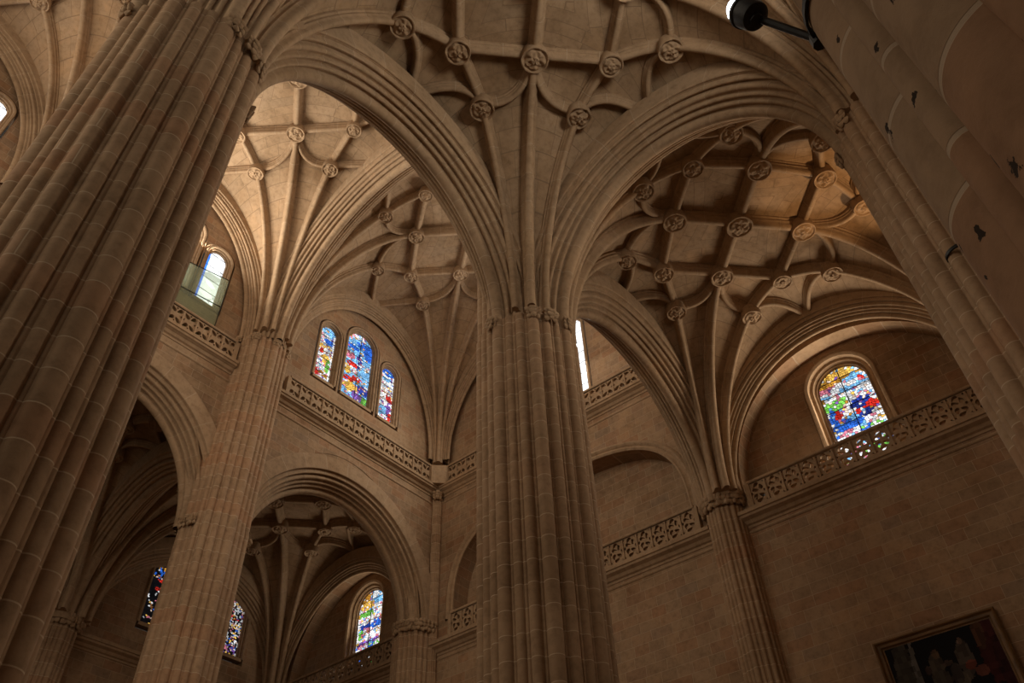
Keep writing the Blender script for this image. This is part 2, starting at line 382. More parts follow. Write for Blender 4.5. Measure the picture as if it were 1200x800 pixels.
def clump(m, c, dirv, wd, ht, dep, seed):
    """one small leafy capital: a ring of curled leaf lumps"""
    rnd = random.Random(seed); d = Vector(dirv).normalized(); s_ = Vector((0, 0, 1)).cross(d)
    for row, (zz, k) in enumerate(((-.28, 3), (.08, 4), (.36, 4))):
        for j in range(k):
            t = (j-(k-1)/2)/(k-1)*2
            p = Vector(c)+s_*t*wd*.5*(1-.12*(2-row))+d*dep*(.55+.35*(1-t*t)+.12*row)+Vector((0, 0, zz*ht+rnd.uniform(-.02, .02)))
            r = ht*.19*rnd.uniform(.85, 1.2)
            i = len(m.v); nu, nv = 7, 5
            for a in range(nv+1):
                for b in range(nu):
                    th = PI*a/nv; ph = 2*PI*b/nu; k2 = 1+.22*math.sin(3*ph+seed+row)
                    m.v.append(p+(s_*math.cos(ph)*math.sin(th)*k2*1.15+d*math.sin(ph)*math.sin(th)*k2*.8+Vector((0, 0, math.cos(th)*1.25)))*r); m.uv.append((0, 0))
            for a in range(nv):
                for b in range(nu): m.f.append((i+a*nu+b, i+a*nu+(b+1) % nu, i+(a+1)*nu+(b+1) % nu, i+(a+1)*nu+b))
def near_profile(R, n=720):
    """broad shafts and thin fillets of the column the viewer stands beside"""
    k = R/1.41; sh = []; res = []
    for q in range(4):
        sh.append((45+90*q, 1.25*k, .165*k)); sh.append((90*q, 1.19*k, .225*k))
        for s_ in (-1, 1): sh += [(45+90*q+s_*10.5, 1.30*k, .065*k), (45+90*q+s_*20.5, 1.18*k, .205*k), (45+90*q+s_*31.5, 1.30*k, .065*k), (90*q+s_*12.5, 1.30*k, .05*k)]
    for i in range(n):
        a = 2*PI*i/n; r = 1.12*k
        for an, d, rr in sh:
            da = a-math.radians(an); q = d*math.sin(da)
            if abs(q) < rr and math.cos(da) > 0: r = max(r, d*math.cos(da)+math.sqrt(rr*rr-q*q))
        res.append((r*math.cos(a), r*math.sin(a)))
    return res
PR = profile(1.41)
def capitals(t, x, y, z, R, angs, sz=1.0):
    k = R/1.41
    for a in angs:
        m = MB(); d = (math.cos(math.radians(a)), math.sin(math.radians(a)), 0)
        clump(m, (x+d[0]*1.3*k, y+d[1]*1.3*k, z-.12), d, .30*sz, .36*sz, .16*sz, int(a)+5)
        m.make('capital', M_TRIM, t, 60)
def half(sgn):
    def f(pf):
        q = [(a, b) for a, b in pf if b*sgn > -.02]
        q.sort(key=lambda p: math.atan2(p[1]*sgn, p[0])); 
        if sgn < 0: q = q[::-1]
        return q
    return f
def pier(label, x, y, R, mat, nave=0, angs=(), ztop=ZA, near=False):
    t = thing('compound_pier', label, 'column', (x, y, 0), 'compound columns carrying the vaults')
    pf = near_profile(R) if near else PR if abs(R-1.41) < 1e-6 else profile(R)
    prism('shaft_bundle', pf, x, y, 0, ztop, mat, t)
    prism('springer', [(a*.8, b*.8) for a, b in pf[::6]], x, y, ztop, ztop+2.6, mat, t)
    m = MB(); bs = [(a*1.18, b*1.18) for a, b in pf[::30]]
    for z0, z1, k in ((0, .5, 1.12), (.5, .8, 1.05)):
        n = len(bs); i = len(m.v)
        m.v += [(x+a*k, y+b*k, z) for z in (z0, z1) for a, b in bs]; m.uv += [(0, 0)]*(2*n)
        m.f += [(i+j, i+(j+1) % n, i+n+(j+1) % n, i+n+j) for j in range(n)]+[tuple(i+n+j for j in range(n))]
    m.make('base', mat, t, 30)
    if nave:
        prism('nave_shafts', [(a*.98, b*.98) for a, b in pf], x, y, ztop, ZN, mat, t, half(nave))
        prism('upper_springer', [(a*.62, b*.62) for a, b in pf[::6]], x, y, ZN, ZN+2.2, mat, t, half(nave))
        capitals(t, x, y, ZN, R*.96, [90*nave+d for d in (-84, -45, 0, 45, 84)], .9)
    if angs: capitals(t, x, y, ztop, R, angs)
    return t
ring = [180, 200.5, 225, 245.5, 270, 204.5-20, 290, 315, 160]
pier('massive central compound column of bundled shafts, standing in the middle of the view', XS[2], YB, 1.41, M_PIER, 1, (176, 225, 245, 270, 0))
pier('huge compound column leaning in at the left edge, nearest on that side', XS[1], YB, 1.41, M_PIER, 1, (180, 274, 295, 315, 0))
pier('slim looking dark column of thin shafts rising behind the weathered one at the right edge', XS[2], YA, 1.41, M_PIER, 0, (180, 135, 90, 60))
pier('pitted weathered column filling the upper right corner, nearest to the viewer', XS[1], -1.52, 1.41, M_NEAR, 0, (90, 45), near=True)
pier('far arcade column between the two dark lower arches, rising to the bright vault', XS[2], 23.75, 1.24, M_PIER, -1, (180, 0, 200, 340))
pier('far arcade column hidden behind the huge left one', XS[1]+1.1, 23.75, 1.24, M_PIER, -1, (180, 0))
# slender half piers against the end wall
def wall_pier(label, x, y, R, ztop, angs, name='wall_pier'):
    t = thing(name, label, 'pilaster', (x, y, 0), 'half columns against the walls')
    pf = profile(R); prism('shaft_bundle', pf, x, y, 0, ztop, M_PIER, t)
    m = MB()
    for k, a in enumerate(angs):
        d = (math.cos(math.radians(a)), math.sin(math.radians(a)), 0)
        clump(m, (x+d[0]*R*.86, y+d[1]*R*.86, ztop+.05), d, .42*R/.75, .46, .2, k+3)
    m.make('capital', M_TRIM, t, 60)
    prism('springer', [(a*.85, b*.85) for a, b in pf[::6]], x, y, ztop, ztop+2.2, M_PIER, t)
    return t
wall_pier('slender half column with a leafy capital band, beside the big blank wall', XE+.05, YB-.05, .74, ZA, range(90, 271, 20))
wall_pier('half column at the far right end of the right balustrade', XE+.05, YA-.2, .74, ZA, range(90, 271, 24))
wall_pier('short respond of the dark lower arch at the far corner', XE-.25, YN+.75, 1.0, ZA+.1, range(170, 271, 20))
wall_pier('half column on the dim outer wall of the far aisle', XS[2], YD, .8, ZA, range(180, 361, 30))
# thin corner shaft under the upper cornice
t = thing('corner_shaft', 'thin corner shaft ending in a small carved bracket where the far walls meet', 'shaft', (XE-.1, YN-.1, 0))
pf = profile(.27, n=120); prism('shaft', pf, XE-.12, YN-.1, 0, 23.9, M_PIER, t)
m = MB(); [clump(m, (XE-.3, YN-.28, 24.0), (math.cos(a), math.sin(a), 0), .3, .42, .14, 4+k) for k, a in enumerate((PI, PI*1.25, PI*1.5))]
m.make('capital', M_TRIM, t, 60)
prism('pedestal', [(.92*math.cos(PI*k/4+PI/8), .92*math.sin(PI*k/4+PI/8)) for k in range(8)], XE, YN, 24.5, 25.55, M_TRIM, t)
prism('upper_shafts', profile(.42, n=240), XE+.1, YN+.1, 24.2, ZN, M_PIER, t)
prism('springer', [(a*.8, b*.8) for a, b in profile(.42, n=60)], XE+.1, YN+.1, ZN, ZN+2, M_PIER, t)

# ------------------------------------------------------------------ arches
def mirror(h): return [(-a, b) for a, b in reversed(h[1:])]+h if h[0][0] == 0 else [(-a, b) for a, b in reversed(h)]+h
INNER = [(0, -.15)]+arc(0, 0, .15, -75, 20, 6)+[(.155, .10), (.20, .12), (.20, .09)]+arc(.255, .12, .055, -150, 20, 6)+[(.31, .2), (.36, .24), (.36, .2)]+arc(.41, .23, .05, -150, 30, 6)+[(.455, .32), (.455, .6)]
OUTER = [(.43, .30), (.48, .32)]+arc(.545, .38, .075, -130, 35, 6)+[(.60, .46), (.60, .52), (.645, .53), (.645, .50)]+arc(.685, .53, .045, -150, 30, 5)+[(.725, .6), (.735, .66), (.76, .66)]+arc(.80, .71, .045, -130, 20, 5)+[(.845, .76), (.845, 1.35)]
def arch(label, p, q, zs, rise, k=1.0, name='moulded_arch', group=None, wk=1.0, n=72):
    p = Vector((*p, 0)); q = Vector((*q, 0)); c = (p+q)/2; e = (q-p)/2; a = e.length; e = e.normalized(); side = e.cross(Vector((0, 0, 1)))
    t = thing(name, label, 'arch', (c.x, c.y, zs), group or 'moulded stone arches')
    pts = []; nr = []
    for i in range(n+1):
        th = PI*i/n
        pts.append(c+e*(-a*math.cos(th))+Vector((0, 0, zs+rise*math.sin(th))))
        nr.append((e*(-math.cos(th)/a)+Vector((0, 0, math.sin(th)/rise))).normalized())
    sc = lambda pr: [(x*wk*k, y*k) for x, y in pr]
    m = MB(); m.sweep(pts, [side]*len(pts), nr, sc(mirror(INNER))); m.make('inner_order', M_RIB, t, 40)
    for s_ in (1, -1):
        pr = sc(OUTER); pr = pr if s_ > 0 else [(-x, y) for x, y in reversed(pr)]
        m = MB(); m.sweep(pts, [side]*len(pts), nr, pr); m.make('outer_order', M_RIB, t, 40)
    return t
PRD = 1.27
# arcade between the near aisle and the nave
arch('great moulded arch springing left from the central column to the huge left column', (XS[1]+PRD, YB), (XS[2]-PRD, YB), ZA, 4.55)
arch('arch from behind the central column down to the slender wall pier', (XS[2]+PRD, YB), (XE-.75, YB), ZA, 4.75)
arch('arch springing leftward out of frame from the huge left column', (XS[0]+PRD, YB), (XS[1]-PRD, YB), ZA, 4.55)
# transverse arches of the near aisle
arch('broad arch from the central column up over to the dark column at right', (XS[2], YB-PRD), (XS[2], YA+PRD), ZA, 4.75)
arch('arch from the huge left column over to the weathered near column', (XS[1], YB-PRD), (XS[1], -1.5+PRD), ZA, 4.75)
arch('wall arch framing the lunette of the large single window at right', (XE-.3, YB-.75), (XE-.3, YA+.75), ZA, 5.25, .8, wk=.6)
arch('wall arch high between the two right hand columns, beside the floodlight', (XS[1]+PRD, YA-.2), (XS[2]-PRD, YA-.2), ZA, 4.75)
arch('wall arch over the right bay, hidden behind the dark right column', (XS[2]+PRD, YA-.2), (XE-.75, YA-.2), ZA, 4.75)
# far arcade
for (c, a), nm in zip(AN, ('far arcade arch hidden behind the huge left column', 'tall lower arch below the glass screen, half hidden by the left column', 'lower round arch below the three light window, opening to the dark aisle')):
    arch(nm, (c-a, YN+.72), (c+a, YN+.72), ZA, 4.45)
# far aisle
arch('arch crossing the dark far aisle behind the far arcade column', (XS[2], YC+PRD), (XS[2], YD-.7), ZA, 4.7)
arch('wall arch over the lit window at the end of the far aisle', (XE-.3, YC+1.2), (XE-.3, YD-.75), ZA, 4.75, .8, wk=.6)
arch('wall arch on the dim outer wall of the far aisle, over two slim windows', (XS[2]+.8, YD), (XE-.75, YD), ZA, 4.75, .8)
# nave
arch('high arch across the bright nave from the far column towards the central column', (XS[2], YB+1.1), (XS[2], 23.75-1.25), ZN, 6.35)
arch('high arch across the nave above the huge left column', (XS[1], YB+1.1), (XS[1]+1.1, 23.75-1.25), ZN, 6.35)
arch('wall arch above the upper balustrade on the end wall', (XE-.1, YB+1.1), (XE-.1, YN-.7), ZN, 6.6, .7, wk=.6)
arch('wall arch framing the three light coloured window', (XS[2]+1.15, YN-.05), (XE-.7, YN-.05), ZN, 6.5, .75, wk=.7)
arch('brightly lit wall arch around the pale windows with the glass screen', (XS[1]+1.15, YN-.05), (XS[2]-1.15, YN-.05), ZN, 6.5, .75, wk=.7)
arch('wall arch around the window at the upper left edge', (XS[0]+1.85, YN-.05), (XS[1]-.45, YN-.05), ZN, 6.5, .75, wk=.7)

# ------------------------------------------------------------------ vaults
RIB = [(.20, -.12), (.20, .06), (.15, .10), (.155, .17), (.12, .21), (.105, .24), (.105, .33), (.06, .39), (0, .405)]
RIB = RIB+[(-a, b) for a, b in reversed(RIB[:-1])]
def boss_mesh(r, style, seed):
    rnd = random.Random(seed); nr, na = 16, 48; vs = []; fs = []
    for i in range(nr+1):
        q = i/nr
        for j in range(na):
            a = 2*PI*j/na
            if q < .78:
                rr = r*(q/.78); g_ = math.sin(PI*min(1, q/.78))
                h = -.52-.05*(q < .2)
                h += -.036*g_*(math.sin(5*a+seed)*math.sin(7*q+1)+.6*math.sin(8*a+2*seed)*math.sin(13*q)+.5*math.sin(3*a-9*q))*(1 if style else .6)
                h += .05*(.56 < q < .64)
            else: rr = r*(1-.12*((q-.78)/.22)**2); h = -.50+.42*(q-.78)/.22
            vs.append((rr*math.cos(a), rr*math.sin(a), h))
    for i in range(nr):
        for j in range(na): fs.append((i*na+j, i*na+(j+1) % na, (i+1)*na+(j+1) % na, (i+1)*na+j))
    me = bpy.data.meshes.new('boss'); me.from_pydata(vs, [], [f[::-1] for f in fs]); me.update(); me.uv_layers.new(name='UVMap')
    me.materials.append(M_TRIM); me.shade_smooth(); me.set_sharp_from_angle(angle=math.radians(50))
    return me
BOSS = [boss_mesh(.41, 1, 1), boss_mesh(.39, 0, 2)]
D0 = .18
def vault(label, cx, cy, hx, hy, zs, H, dome, ogee, tight=()):
    t = thing('rib_vault', label, 'vault', (cx, cy, 0), 'star ribbed vaults')
    def F(d, D0):
        q = max(0., min(1., (1-d)/(1-D0))); return math.sqrt(max(0., 1-q*q))
    DC = lambda s, u: dict(tight).get((1 if s > 0 else -1, 1 if u > 0 else -1), D0)
    def zz(s, u):
        d = math.hypot(1-abs(s), 1-abs(u)); m_ = max(abs(s), abs(u))
        return zs+(H-dome*min(1, m_)**3)*F(d, DC(s, u))
    P3 = lambda s, u: Vector((s*hx, u*hy, zz(s, u)))
    vs, fs, uv = [], [], []
    na, nr = 36, 30
    for qx in (-1, 1):
        for qy in (-1, 1):
            i0 = len(vs); D1 = DC(qx, qy)
            for i in range(na+1):
                th = PI/2*i/na; rm = 1/max(math.cos(th), math.sin(th))
                for j in range(nr+1):
                    r = D1+(rm-D1)*(j/nr)**1.6
                    s, u = qx*(1-r*math.cos(th)), qy*(1-r*math.sin(th))
                    vs.append(P3(s, u)); uv.append((th*3.3, r*hx+.35*math.sqrt(max(0, zs+H-vs[-1].z))*2))
            for i in range(na):
                for j in range(nr):
                    a = i0+i*(nr+1)+j; f = (a, a+1, a+nr+2, a+nr+1); fs.append(f if qx*qy > 0 else f[::-1])
    w_ = mesh('webbing', vs, fs, M_WEB, None, 50, uv); w_.parent = t
    def rib(plan, name, k, drop=0):
        pts = [P3(s, u) for s, u in plan]; sd, nn = [], []
        for i in range(len(pts)):
            a, b = pts[max(0, i-1)], pts[min(len(pts)-1, i+1)]; T = (b-a).normalized()
            s_ = Vector((T.y, -T.x, 0)); s_ = s_.normalized() if s_.length > 1e-5 else Vector((1, 0, 0))
            n_ = s_.cross(T); n_ = n_ if n_.z < 0 else -n_
            sd.append(s_); nn.append(n_)
        if drop:
            pts = [pts[0]-Vector((0, 0, drop))]+pts; sd = [sd[0]]+sd
            n0 = Vector((nn[0].x, nn[0].y, 0)).normalized(); nn = [n0, n0]+nn[1:]
        m_ = MB(); m_.sweep(pts, sd, nn, [(x*k, y*k) for x, y in RIB], True); r_ = m_.make(name, M_RIB, None, 40); r_.parent = t
    def ln(a, b, n): return [(a[0]+(b[0]-a[0])*i/n, a[1]+(b[1]-a[1])*i/n) for i in range(n+1)]
    def bez(a, c, b, n=14): return [tuple((1-q)**2*a[k]+2*q*(1-q)*c[k]+q*q*b[k] for k in (0, 1)) for q in (i/n for i in range(n+1))]
    for qx in (-1, 1):
        for qy in (-1, 1):
            Q = lambda s, u: (qx*s, qy*u)
            dr = .9 if DC(qx, qy) < .1 else .35
            def frm(b, n=30):      # from the springing at the corner to plan point b, dense near the pier
                L = math.hypot(1-b[0], 1-b[1]); f0 = (DC(qx, qy)+.004)/L
                return [Q(1+(b[0]-1)*f, 1+(b[1]-1)*f) for f in (f0+(1-f0)*(i/n)**1.7 for i in range(n+1))]
            rib(frm((0, 0), 40), 'diagonal_rib', 1.05, dr)
            for sw in (0, 1):
                W = (lambda s, u: Q(s, u)) if not sw else (lambda s, u: Q(u, s))
                tb = (.30, .68); b = tb if not sw else tb[::-1]
                f1 = frm(b, 28)+ln(W(*tb), W(0, .58), 8)[1:]
                rib(f1, 'tierceron', .85, dr)
                rib(ln(W(.30, .30), W(0, .58), 10), 'lierne', .9)
                rib(bez(W(.30, .30), W(.47, .50), W(*tb)), 'curved_lierne', .72)
                rib(bez(W(*tb), W(.10, .68) if ogee else W(.10, .90), W(.0, .985)), 'curved_lierne', .72)
    for s, u in [(0, 0)]+[(a*.30, b*.30) for a in (-1, 1) for b in (-1, 1)]+[(0, .58), (0, -.58), (.58, 0), (-.58, 0)]+[(a*x, b*y) for a in (-1, 1) for b in (-1, 1) for x, y in ((.30, .68), (.68, .30))]:
        big = max(abs(s), abs(u)) < .5
        o = bpy.data.objects.new('boss', BOSS[0 if (big or (hash((s, u)) % 3)) else 1]); COL.objects.link(o); o.parent = t
        o.location = P3(s, u); o.rotation_euler.z = 1.7*s+2.3*u
        k = 1.12 if s == 0 and u == 0 else 1.0 if big else .9; o.scale = (k, k, 1)
    return t
HX = (XS[2]-XS[1])/2
def hash(p): return int(abs(p[0]*37+p[1]*101))
vault('star ribbed vault directly overhead at the top centre, left of the broad arch', CX[1], CYS, HX, (YB-YA)/2, ZA, 6.75, .7, True)
vault('star ribbed vault at right, above the large single window', CX[2], CYS, HX, (YB-YA)/2, ZA, 6.75, .7, True, {(1, 1): .12, (1, -1): .12})
vault('bright star vault seen through the great arch at upper left, beside the pale windows', CX[1], CYM, HX, (YC-YB)/2, ZN, 8.0, .6, False, {(a, b): .125 for a in (-1, 1) for b in (-1, 1)})
vault('star vault above the three light coloured window, seen left of the central column', CX[2], CYM, HX, (YC-YB)/2, ZN, 8.0, .6, False, {(1, 1): .025, (1, -1): .025, (-1, 1): .125, (-1, -1): .125})
vault('star vault glimpsed at the upper left corner beyond the huge column', CX[0]+.7, CYM, HX, (YC-YB)/2, ZN, 8.0, .6, False, {(a, b): .125 for a in (-1, 1) for b in (-1, 1)})
vault('dark vault glimpsed through the tall lower arch at far left', CX[1], CYN, HX, (YD-YC)/2, ZA, 6.75, .7, True)
vault('dark vault seen through the lower round arch at bottom centre left', CX[2], CYN, HX, (YD-YC)/2, ZA, 6.75, .7, True, {(1, 1): .12, (1, -1): .12, (-1, 1): .14})

# ------------------------------------------------------------------ windows
def hsh(i, j, k=0):
    x = math.sin(i*127.1+j*311.7+k*74.7)*43758.5453; return x-math.floor(x)
PAL = {'blue': (.03, .16, .75), 'sky': (.22, .55, .95), 'red': (.75, .03, .02), 'white': (.92, .93, .95), 'gold': (.95, .55, .10), 'green': (.18, .55, .08),
       'violet': (.22, .10, .42), 'flesh': (.90, .66, .52), 'brown': (.22, .09, .03), 'navy': (.02, .05, .35), 'rose': (.70, .20, .28), 'dark': (.006, .006, .008), 'ochre': (.55, .25, .03)}
SCENES = {
 'annunciation': ('white', [(.5, .93, .6, .08, 'gold'), (.5, .82, .55, .05, 'ochre'), (.18, .73, .2, .05, 'rose'), (.72, .78, .2, .06, 'sky'), (.88, .72, .08, .05, 'red'), (.5, .64, .6, .035, 'sky'),
                  (.28, .66, .16, .06, 'white'), (.2, .47, .28, .08, 'green'), (.75, .55, .35, .05, 'white'), (.7, .36, .22, .09, 'navy'), (.55, .22, .1, .06, 'red'), (.85, .25, .15, .09, 'red'), (.72, .18, .14, .05, 'navy'), (.8, .42, .07, .03, 'flesh'),
                  (.3, .3, .12, .05, 'white'), (.17, .3, .1, .08, 'red'), (.38, .32, .06, .04, 'flesh'), (.08, .3, .07, .12, 'blue'), (.3, .12, .32, .09, 'blue'), (.45, .2, .1, .05, 'sky'), (.8, .06, .25, .04, 'white')]),
 'left': ('white', [(.5, .92, .5, .08, 'sky'), (.3, .83, .3, .05, 'white'), (.6, .75, .35, .06, 'blue'), (.25, .6, .25, .06, 'gold'), (.2, .52, .2, .05, 'red'), (.6, .55, .3, .04, 'white'), (.6, .4, .3, .09, 'gold'), (.75, .3, .15, .12, 'green'), (.25, .25, .2, .05, 'white'), (.5, .12, .4, .05, 'ochre'), (.1, .1, .1, .1, 'red')]),
 'middle': ('sky', [(.35, .95, .4, .05, 'white'), (.6, .85, .3, .05, 'blue'), (.2, .75, .25, .05, 'blue'), (.85, .8, .2, .12, 'blue'), (.15, .62, .2, .06, 'rose'), (.3, .5, .2, .05, 'red'), (.55, .6, .1, .12, 'navy'), (.75, .55, .2, .05, 'white'), (.1, .4, .15, .07, 'gold'), (.4, .42, .15, .05, 'white'), (.8, .4, .25, .06, 'sky'),
                    (.2, .27, .25, .05, 'red'), (.55, .33, .25, .04, 'red'), (.3, .18, .3, .07, 'gold'), (.8, .22, .25, .06, 'navy'), (.2, .06, .3, .05, 'sky'), (.6, .1, .2, .06, 'violet'), (.9, .07, .12, .07, 'green')]),
 'right': ('white', [(.5, .93, .55, .07, 'blue'), (.4, .8, .4, .04, 'sky'), (.5, .68, .4, .04, 'white'), (.5, .55, .3, .03, 'flesh'), (.75, .45, .25, .06, 'red'), (.2, .45, .2, .06, 'white'), (.75, .28, .2, .13, 'violet'), (.85, .12, .15, .08, 'red'), (.3, .2, .3, .08, 'sky'), (.3, .05, .3, .04, 'white'), (.9, .03, .1, .03, 'gold')]),
 'aisle': ('white', [(.2, .9, .3, .1, 'ochre'), (.6, .92, .2, .05, 'white'), (.35, .75, .3, .08, 'gold'), (.8, .8, .25, .08, 'sky'), (.3, .6, .35, .05, 'green'), (.75, .65, .2, .08, 'white'), (.5, .47, .5, .05, 'white'), (.3, .36, .2, .05, 'navy'), (.7, .34, .2, .07, 'blue'), (.45, .27, .12, .06, 'rose'), (.15, .22, .1, .1, 'green'), (.5, .12, .4, .06, 'white'), (.5, .05, .5, .03, 'violet')]),
 'gridblue': ('white', [(.3, .9, .4, .1, 'blue'), (.7, .8, .3, .06, 'gold'), (.5, .6, .4, .05, 'red'), (.4, .4, .3, .1, 'flesh'), (.7, .3, .3, .05, 'white'), (.5, .1, .5, .1, 'violet')]),
 'griddark': ('dark', [(.3, .88, .3, .06, 'ochre'), (.35, .78, .3, .06, 'blue'), (.6, .7, .3, .05, 'red'), (.5, .55, .3, .04, 'red'), (.7, .45, .2, .05, 'green'), (.5, .3, .3, .06, 'brown'), (.5, .1, .4, .06, 'dark')]),
 'pale': ('white', [(.05, .5, .07, .5, 'blue')]),
}
def tint(scene, u, v, x, z, nu):
    """colour and piece number of the glass piece holding the point (x, z), both in metres"""
    cs = .105 if not scene.startswith('grid') else .085
    if scene == 'pale': return (PAL['blue'] if u < .09 else PAL['white']), 0
    gi, gj = math.floor(x/cs), math.floor(z/cs); best = None
    for a in (-1, 0, 1):
        for b in (-1, 0, 1):
            p, q = gi+a, gj+b; px, pz = (p+.1+.8*hsh(p, q))*cs, (q+.1+.8*hsh(p, q, 5))*cs
            d = (x-px)**2+(1.25*(z-pz))**2
            if best is None or d < best[0]: best = (d, p, q, px, pz)
    _, p, q, px, pz = best
    cu, cv = u+(px-x)*nu[0], v+(pz-z)*nu[1]; idn = p*1009+q; k = hsh(p, q, 3); k2 = hsh(p, q, 4)
    if scene in ('annunciation', 'aisle'): cv = (cv-.36)/.64
    base, blobs = SCENES[scene]; c = base
    if cv < 0: c = ('white', 'rose', 'white', 'sky', 'white', 'blue', 'green', 'white')[int(k*8)]
    else:
        for bu, bv, ru, rv, n in blobs:
            if ((cu-bu)/ru)**2+((cv-bv)/rv)**2 < 1: c = n
        if scene.startswith('grid'):
            if k < .38: c = 'dark'
            elif k > (.62 if scene == 'gridblue' else .84): c = ('white', 'flesh', 'white', 'rose', 'gold', 'blue')[int(k2*6)]
        elif k > .86: c = ('white', 'flesh', 'sky', 'rose', 'ochre', 'white', 'violet')[int(k2*7)]
        elif c == 'white' and k < .3: c = ('flesh', 'sky', 'rose', 'gold', 'white')[int(k2*5)]
    f = .5+.55*hsh(p, q, 8)
    return tuple(y*f for y in PAL[c]), idn
nwin = [0]
SUR = [(0, .30), (.04, .28), (.05, .2), (.11, .22), (.15, .17), (.14, .09), (.2, .08), (.25, .09), (.29, .03), (.28, -.04), (.34, -.06), (.4, -.07), (.44, -.03), (.46, .03)]
def window(label, axis, face, cu, half_, z0, zs, scene, mat, bars=(1, 5), depth=.3, sk=1.0, sur=True, inward=-1):
    """arched window in a wall face; inward = sign along the axis that points into the room"""
    nwin[0] += 1; t = thing('window_%d' % nwin[0], label, 'window', (face, cu, z0) if axis == 'x' else (cu, face, z0), 'arched windows', 'structure')
    W3 = (lambda u, dp, z: (face-inward*dp, u, z)) if axis == 'x' else (lambda u, dp, z: (u, face-inward*dp, z))
    # glass
    st = .019 if scene != 'pale' else .03; nu = max(10, int(2*half_/st)); ztop = zs+half_; nz = int((ztop-z0)/st)
    vs, fs, cols = [], [], []
    for j in range(nz+1):
        z = z0+(ztop-z0)*j/nz; hw = half_ if z <= zs else math.sqrt(max(1e-6, half_**2-(z-zs)**2))
        for i in range(nu+1): vs.append(W3(cu+hw*(-1+2*i/nu), depth, z))
    for j in range(nz):
        for i in range(nu):
            a = j*(nu+1)+i; fs.append((a, a+1, a+nu+2, a+nu+1))
    grid = []
    for j in range(nz):
        z = z0+(ztop-z0)*(j+.5)/nz; hw = half_ if z <= zs else math.sqrt(max(1e-6, half_**2-(z-zs)**2)); row = []
        for i in range(nu):
            uu = (hw*(-1+2*(i+.5)/nu)+half_)/(2*half_)
            if axis == 'x': uu = 1-uu
            row.append(tint(scene, uu, (j+.5)/nz, uu*2*half_, z, (1/(2*half_), 1/(ztop-z0))))
        grid.append(row)
    for j in range(nz):
        for i in range(nu):
            c, k = grid[j][i]
            if scene != 'pale' and ((i and grid[j][i-1][1] != k) or (j and grid[j-1][i][1] != k)): c = tuple(x*.16 for x in c)
            cols.append(c)
    me = bpy.data.meshes.new('glass'); me.from_pydata(vs, [], fs); me.update()
    ca = me.color_attributes.new('tint', 'FLOAT_COLOR', 'CORNER')
    for p in me.polygons:
        for li in p.loop_indices: ca.data[li].color = (*cols[p.index], 1)
    link('glass', me, mat, t)
    # iron bars
    m_ = MB(); nb, nh = bars
    for k in range(nb):
        u = -half_+2*half_*(k+1)/(nb+1); m_.bar(W3(cu+u, depth-.03, z0), W3(cu+u, depth-.03, zs+math.sqrt(half_**2-u*u)), .02)
    for k in range(nh):
        z = z0+(zs+.5*half_-z0)*(k+1)/nh; hw = half_ if z <= zs else math.sqrt(half_**2-(z-zs)**2)
        m_.bar(W3(cu-hw, depth-.03, z), W3(cu+hw, depth-.03, z), .015)
    m_.make('iron_bars', M_LEAD, t)
    # moulded surround
    if sur:
        path = [(-half_, z0-.1)]+[(half_*math.cos(PI-PI*i/24), zs+half_*math.sin(PI*i/24)) for i in range(25)]+[(half_, z0-.1)]
        nrm = [(-1, 0)]+[(math.cos(PI-PI*i/24), math.sin(PI*i/24)) for i in range(25)]+[(1, 0)]
        pts = [W3(cu+u, 0, z) for u, z in path]
        sides = [Vector(W3(a, 0, b))-Vector(W3(0, 0, 0)) for a, b in nrm]
        dep = (Vector(W3(0, 1, 0))-Vector(W3(0, 0, 0)))
        m_ = MB(); m_.sweep(pts, sides, [dep]*len(pts), [(a*sk, b*depth/.3) for a, b in SUR]); m_.make('surround', M_TRIM, t, 45)
        m_ = MB(); m_.sweep([W3(cu-half_-.3*sk, 0, z0), W3(cu+half_+.3*sk, 0, z0)], [Vector((0, 0, 1))]*2, [dep]*2, [(0, depth+.05), (0, .06), (-.05, -.01), (-.2, -.01), (-.2, depth+.05)], True); m_.make('sill', M_TRIM, t)
    return t
window('large round headed stained glass window with red and blue figures above the right balustrade', 'x', XE+.75, CYS+.1, .90, 17.35, 20.72, 'annunciation', M_GLASS, (1, 6), .35, 1.0)
window('stained glass window glowing at the end of the dark aisle, bottom centre left', 'x', XE+.75, CYN+.1, .90, 17.35, 20.72, 'aisle', M_GLASS, (1, 7), .35, 1.0)
for (du, h, zs), sc_, nm in zip(WC, ('left', 'middle', 'right'), ('narrow left light of the three, gold and white glass', 'tall middle light of the three, blue and red glass', 'narrow right light of the three, set lowest in view')):
    window(nm, 'y', YN+.15, WN[0]+du, h, 27.0, zs, sc_, M_GLASS, (1 if h > .6 else 0, 7), .22, .62)
for (du, h, zs), nm in zip(WP, ('pale window behind the glass screen, hidden by the left column', 'blue edged pale window beside the left column, above the glass screen', 'pale window at the right end of the glass screen, below the bright wall arch')):
    window(nm, 'y', YN+.15, WN[1]+du, h, 27.0, zs, 'pale', M_CLEAR, (0, 4), .22, .58)
for (du, h, zs), nm in zip(WP, ('narrow pale window farthest left beyond the huge left column', 'tall middle pale window beyond the huge left column', 'bright blue edged window cut by the upper left frame edge')):
    window(nm, 'y', YN+.15, WN[2]+du, h, 27.0, zs, 'pale', M_CLEAR, (0, 4), .22, .58)
for (du, h, zs), nm in zip(WE, ('thin sliver of a bright white window at the central column\'s right edge', 'middle window of the end wall, behind the central column', 'window of the end wall behind the central column, nearest the corner')):
    window(nm, 'x', XE+.22, CYM+du, h, 26.0, zs, 'pale', M_CLEAR, (0, 7), .22, .62)
window('slim dark mosaic window half behind the far column, lower left', 'y', YD, NWX[0], .5, 18.7, 21.4, 'griddark', M_GLASSFINE, (0, 5), .3, .6)
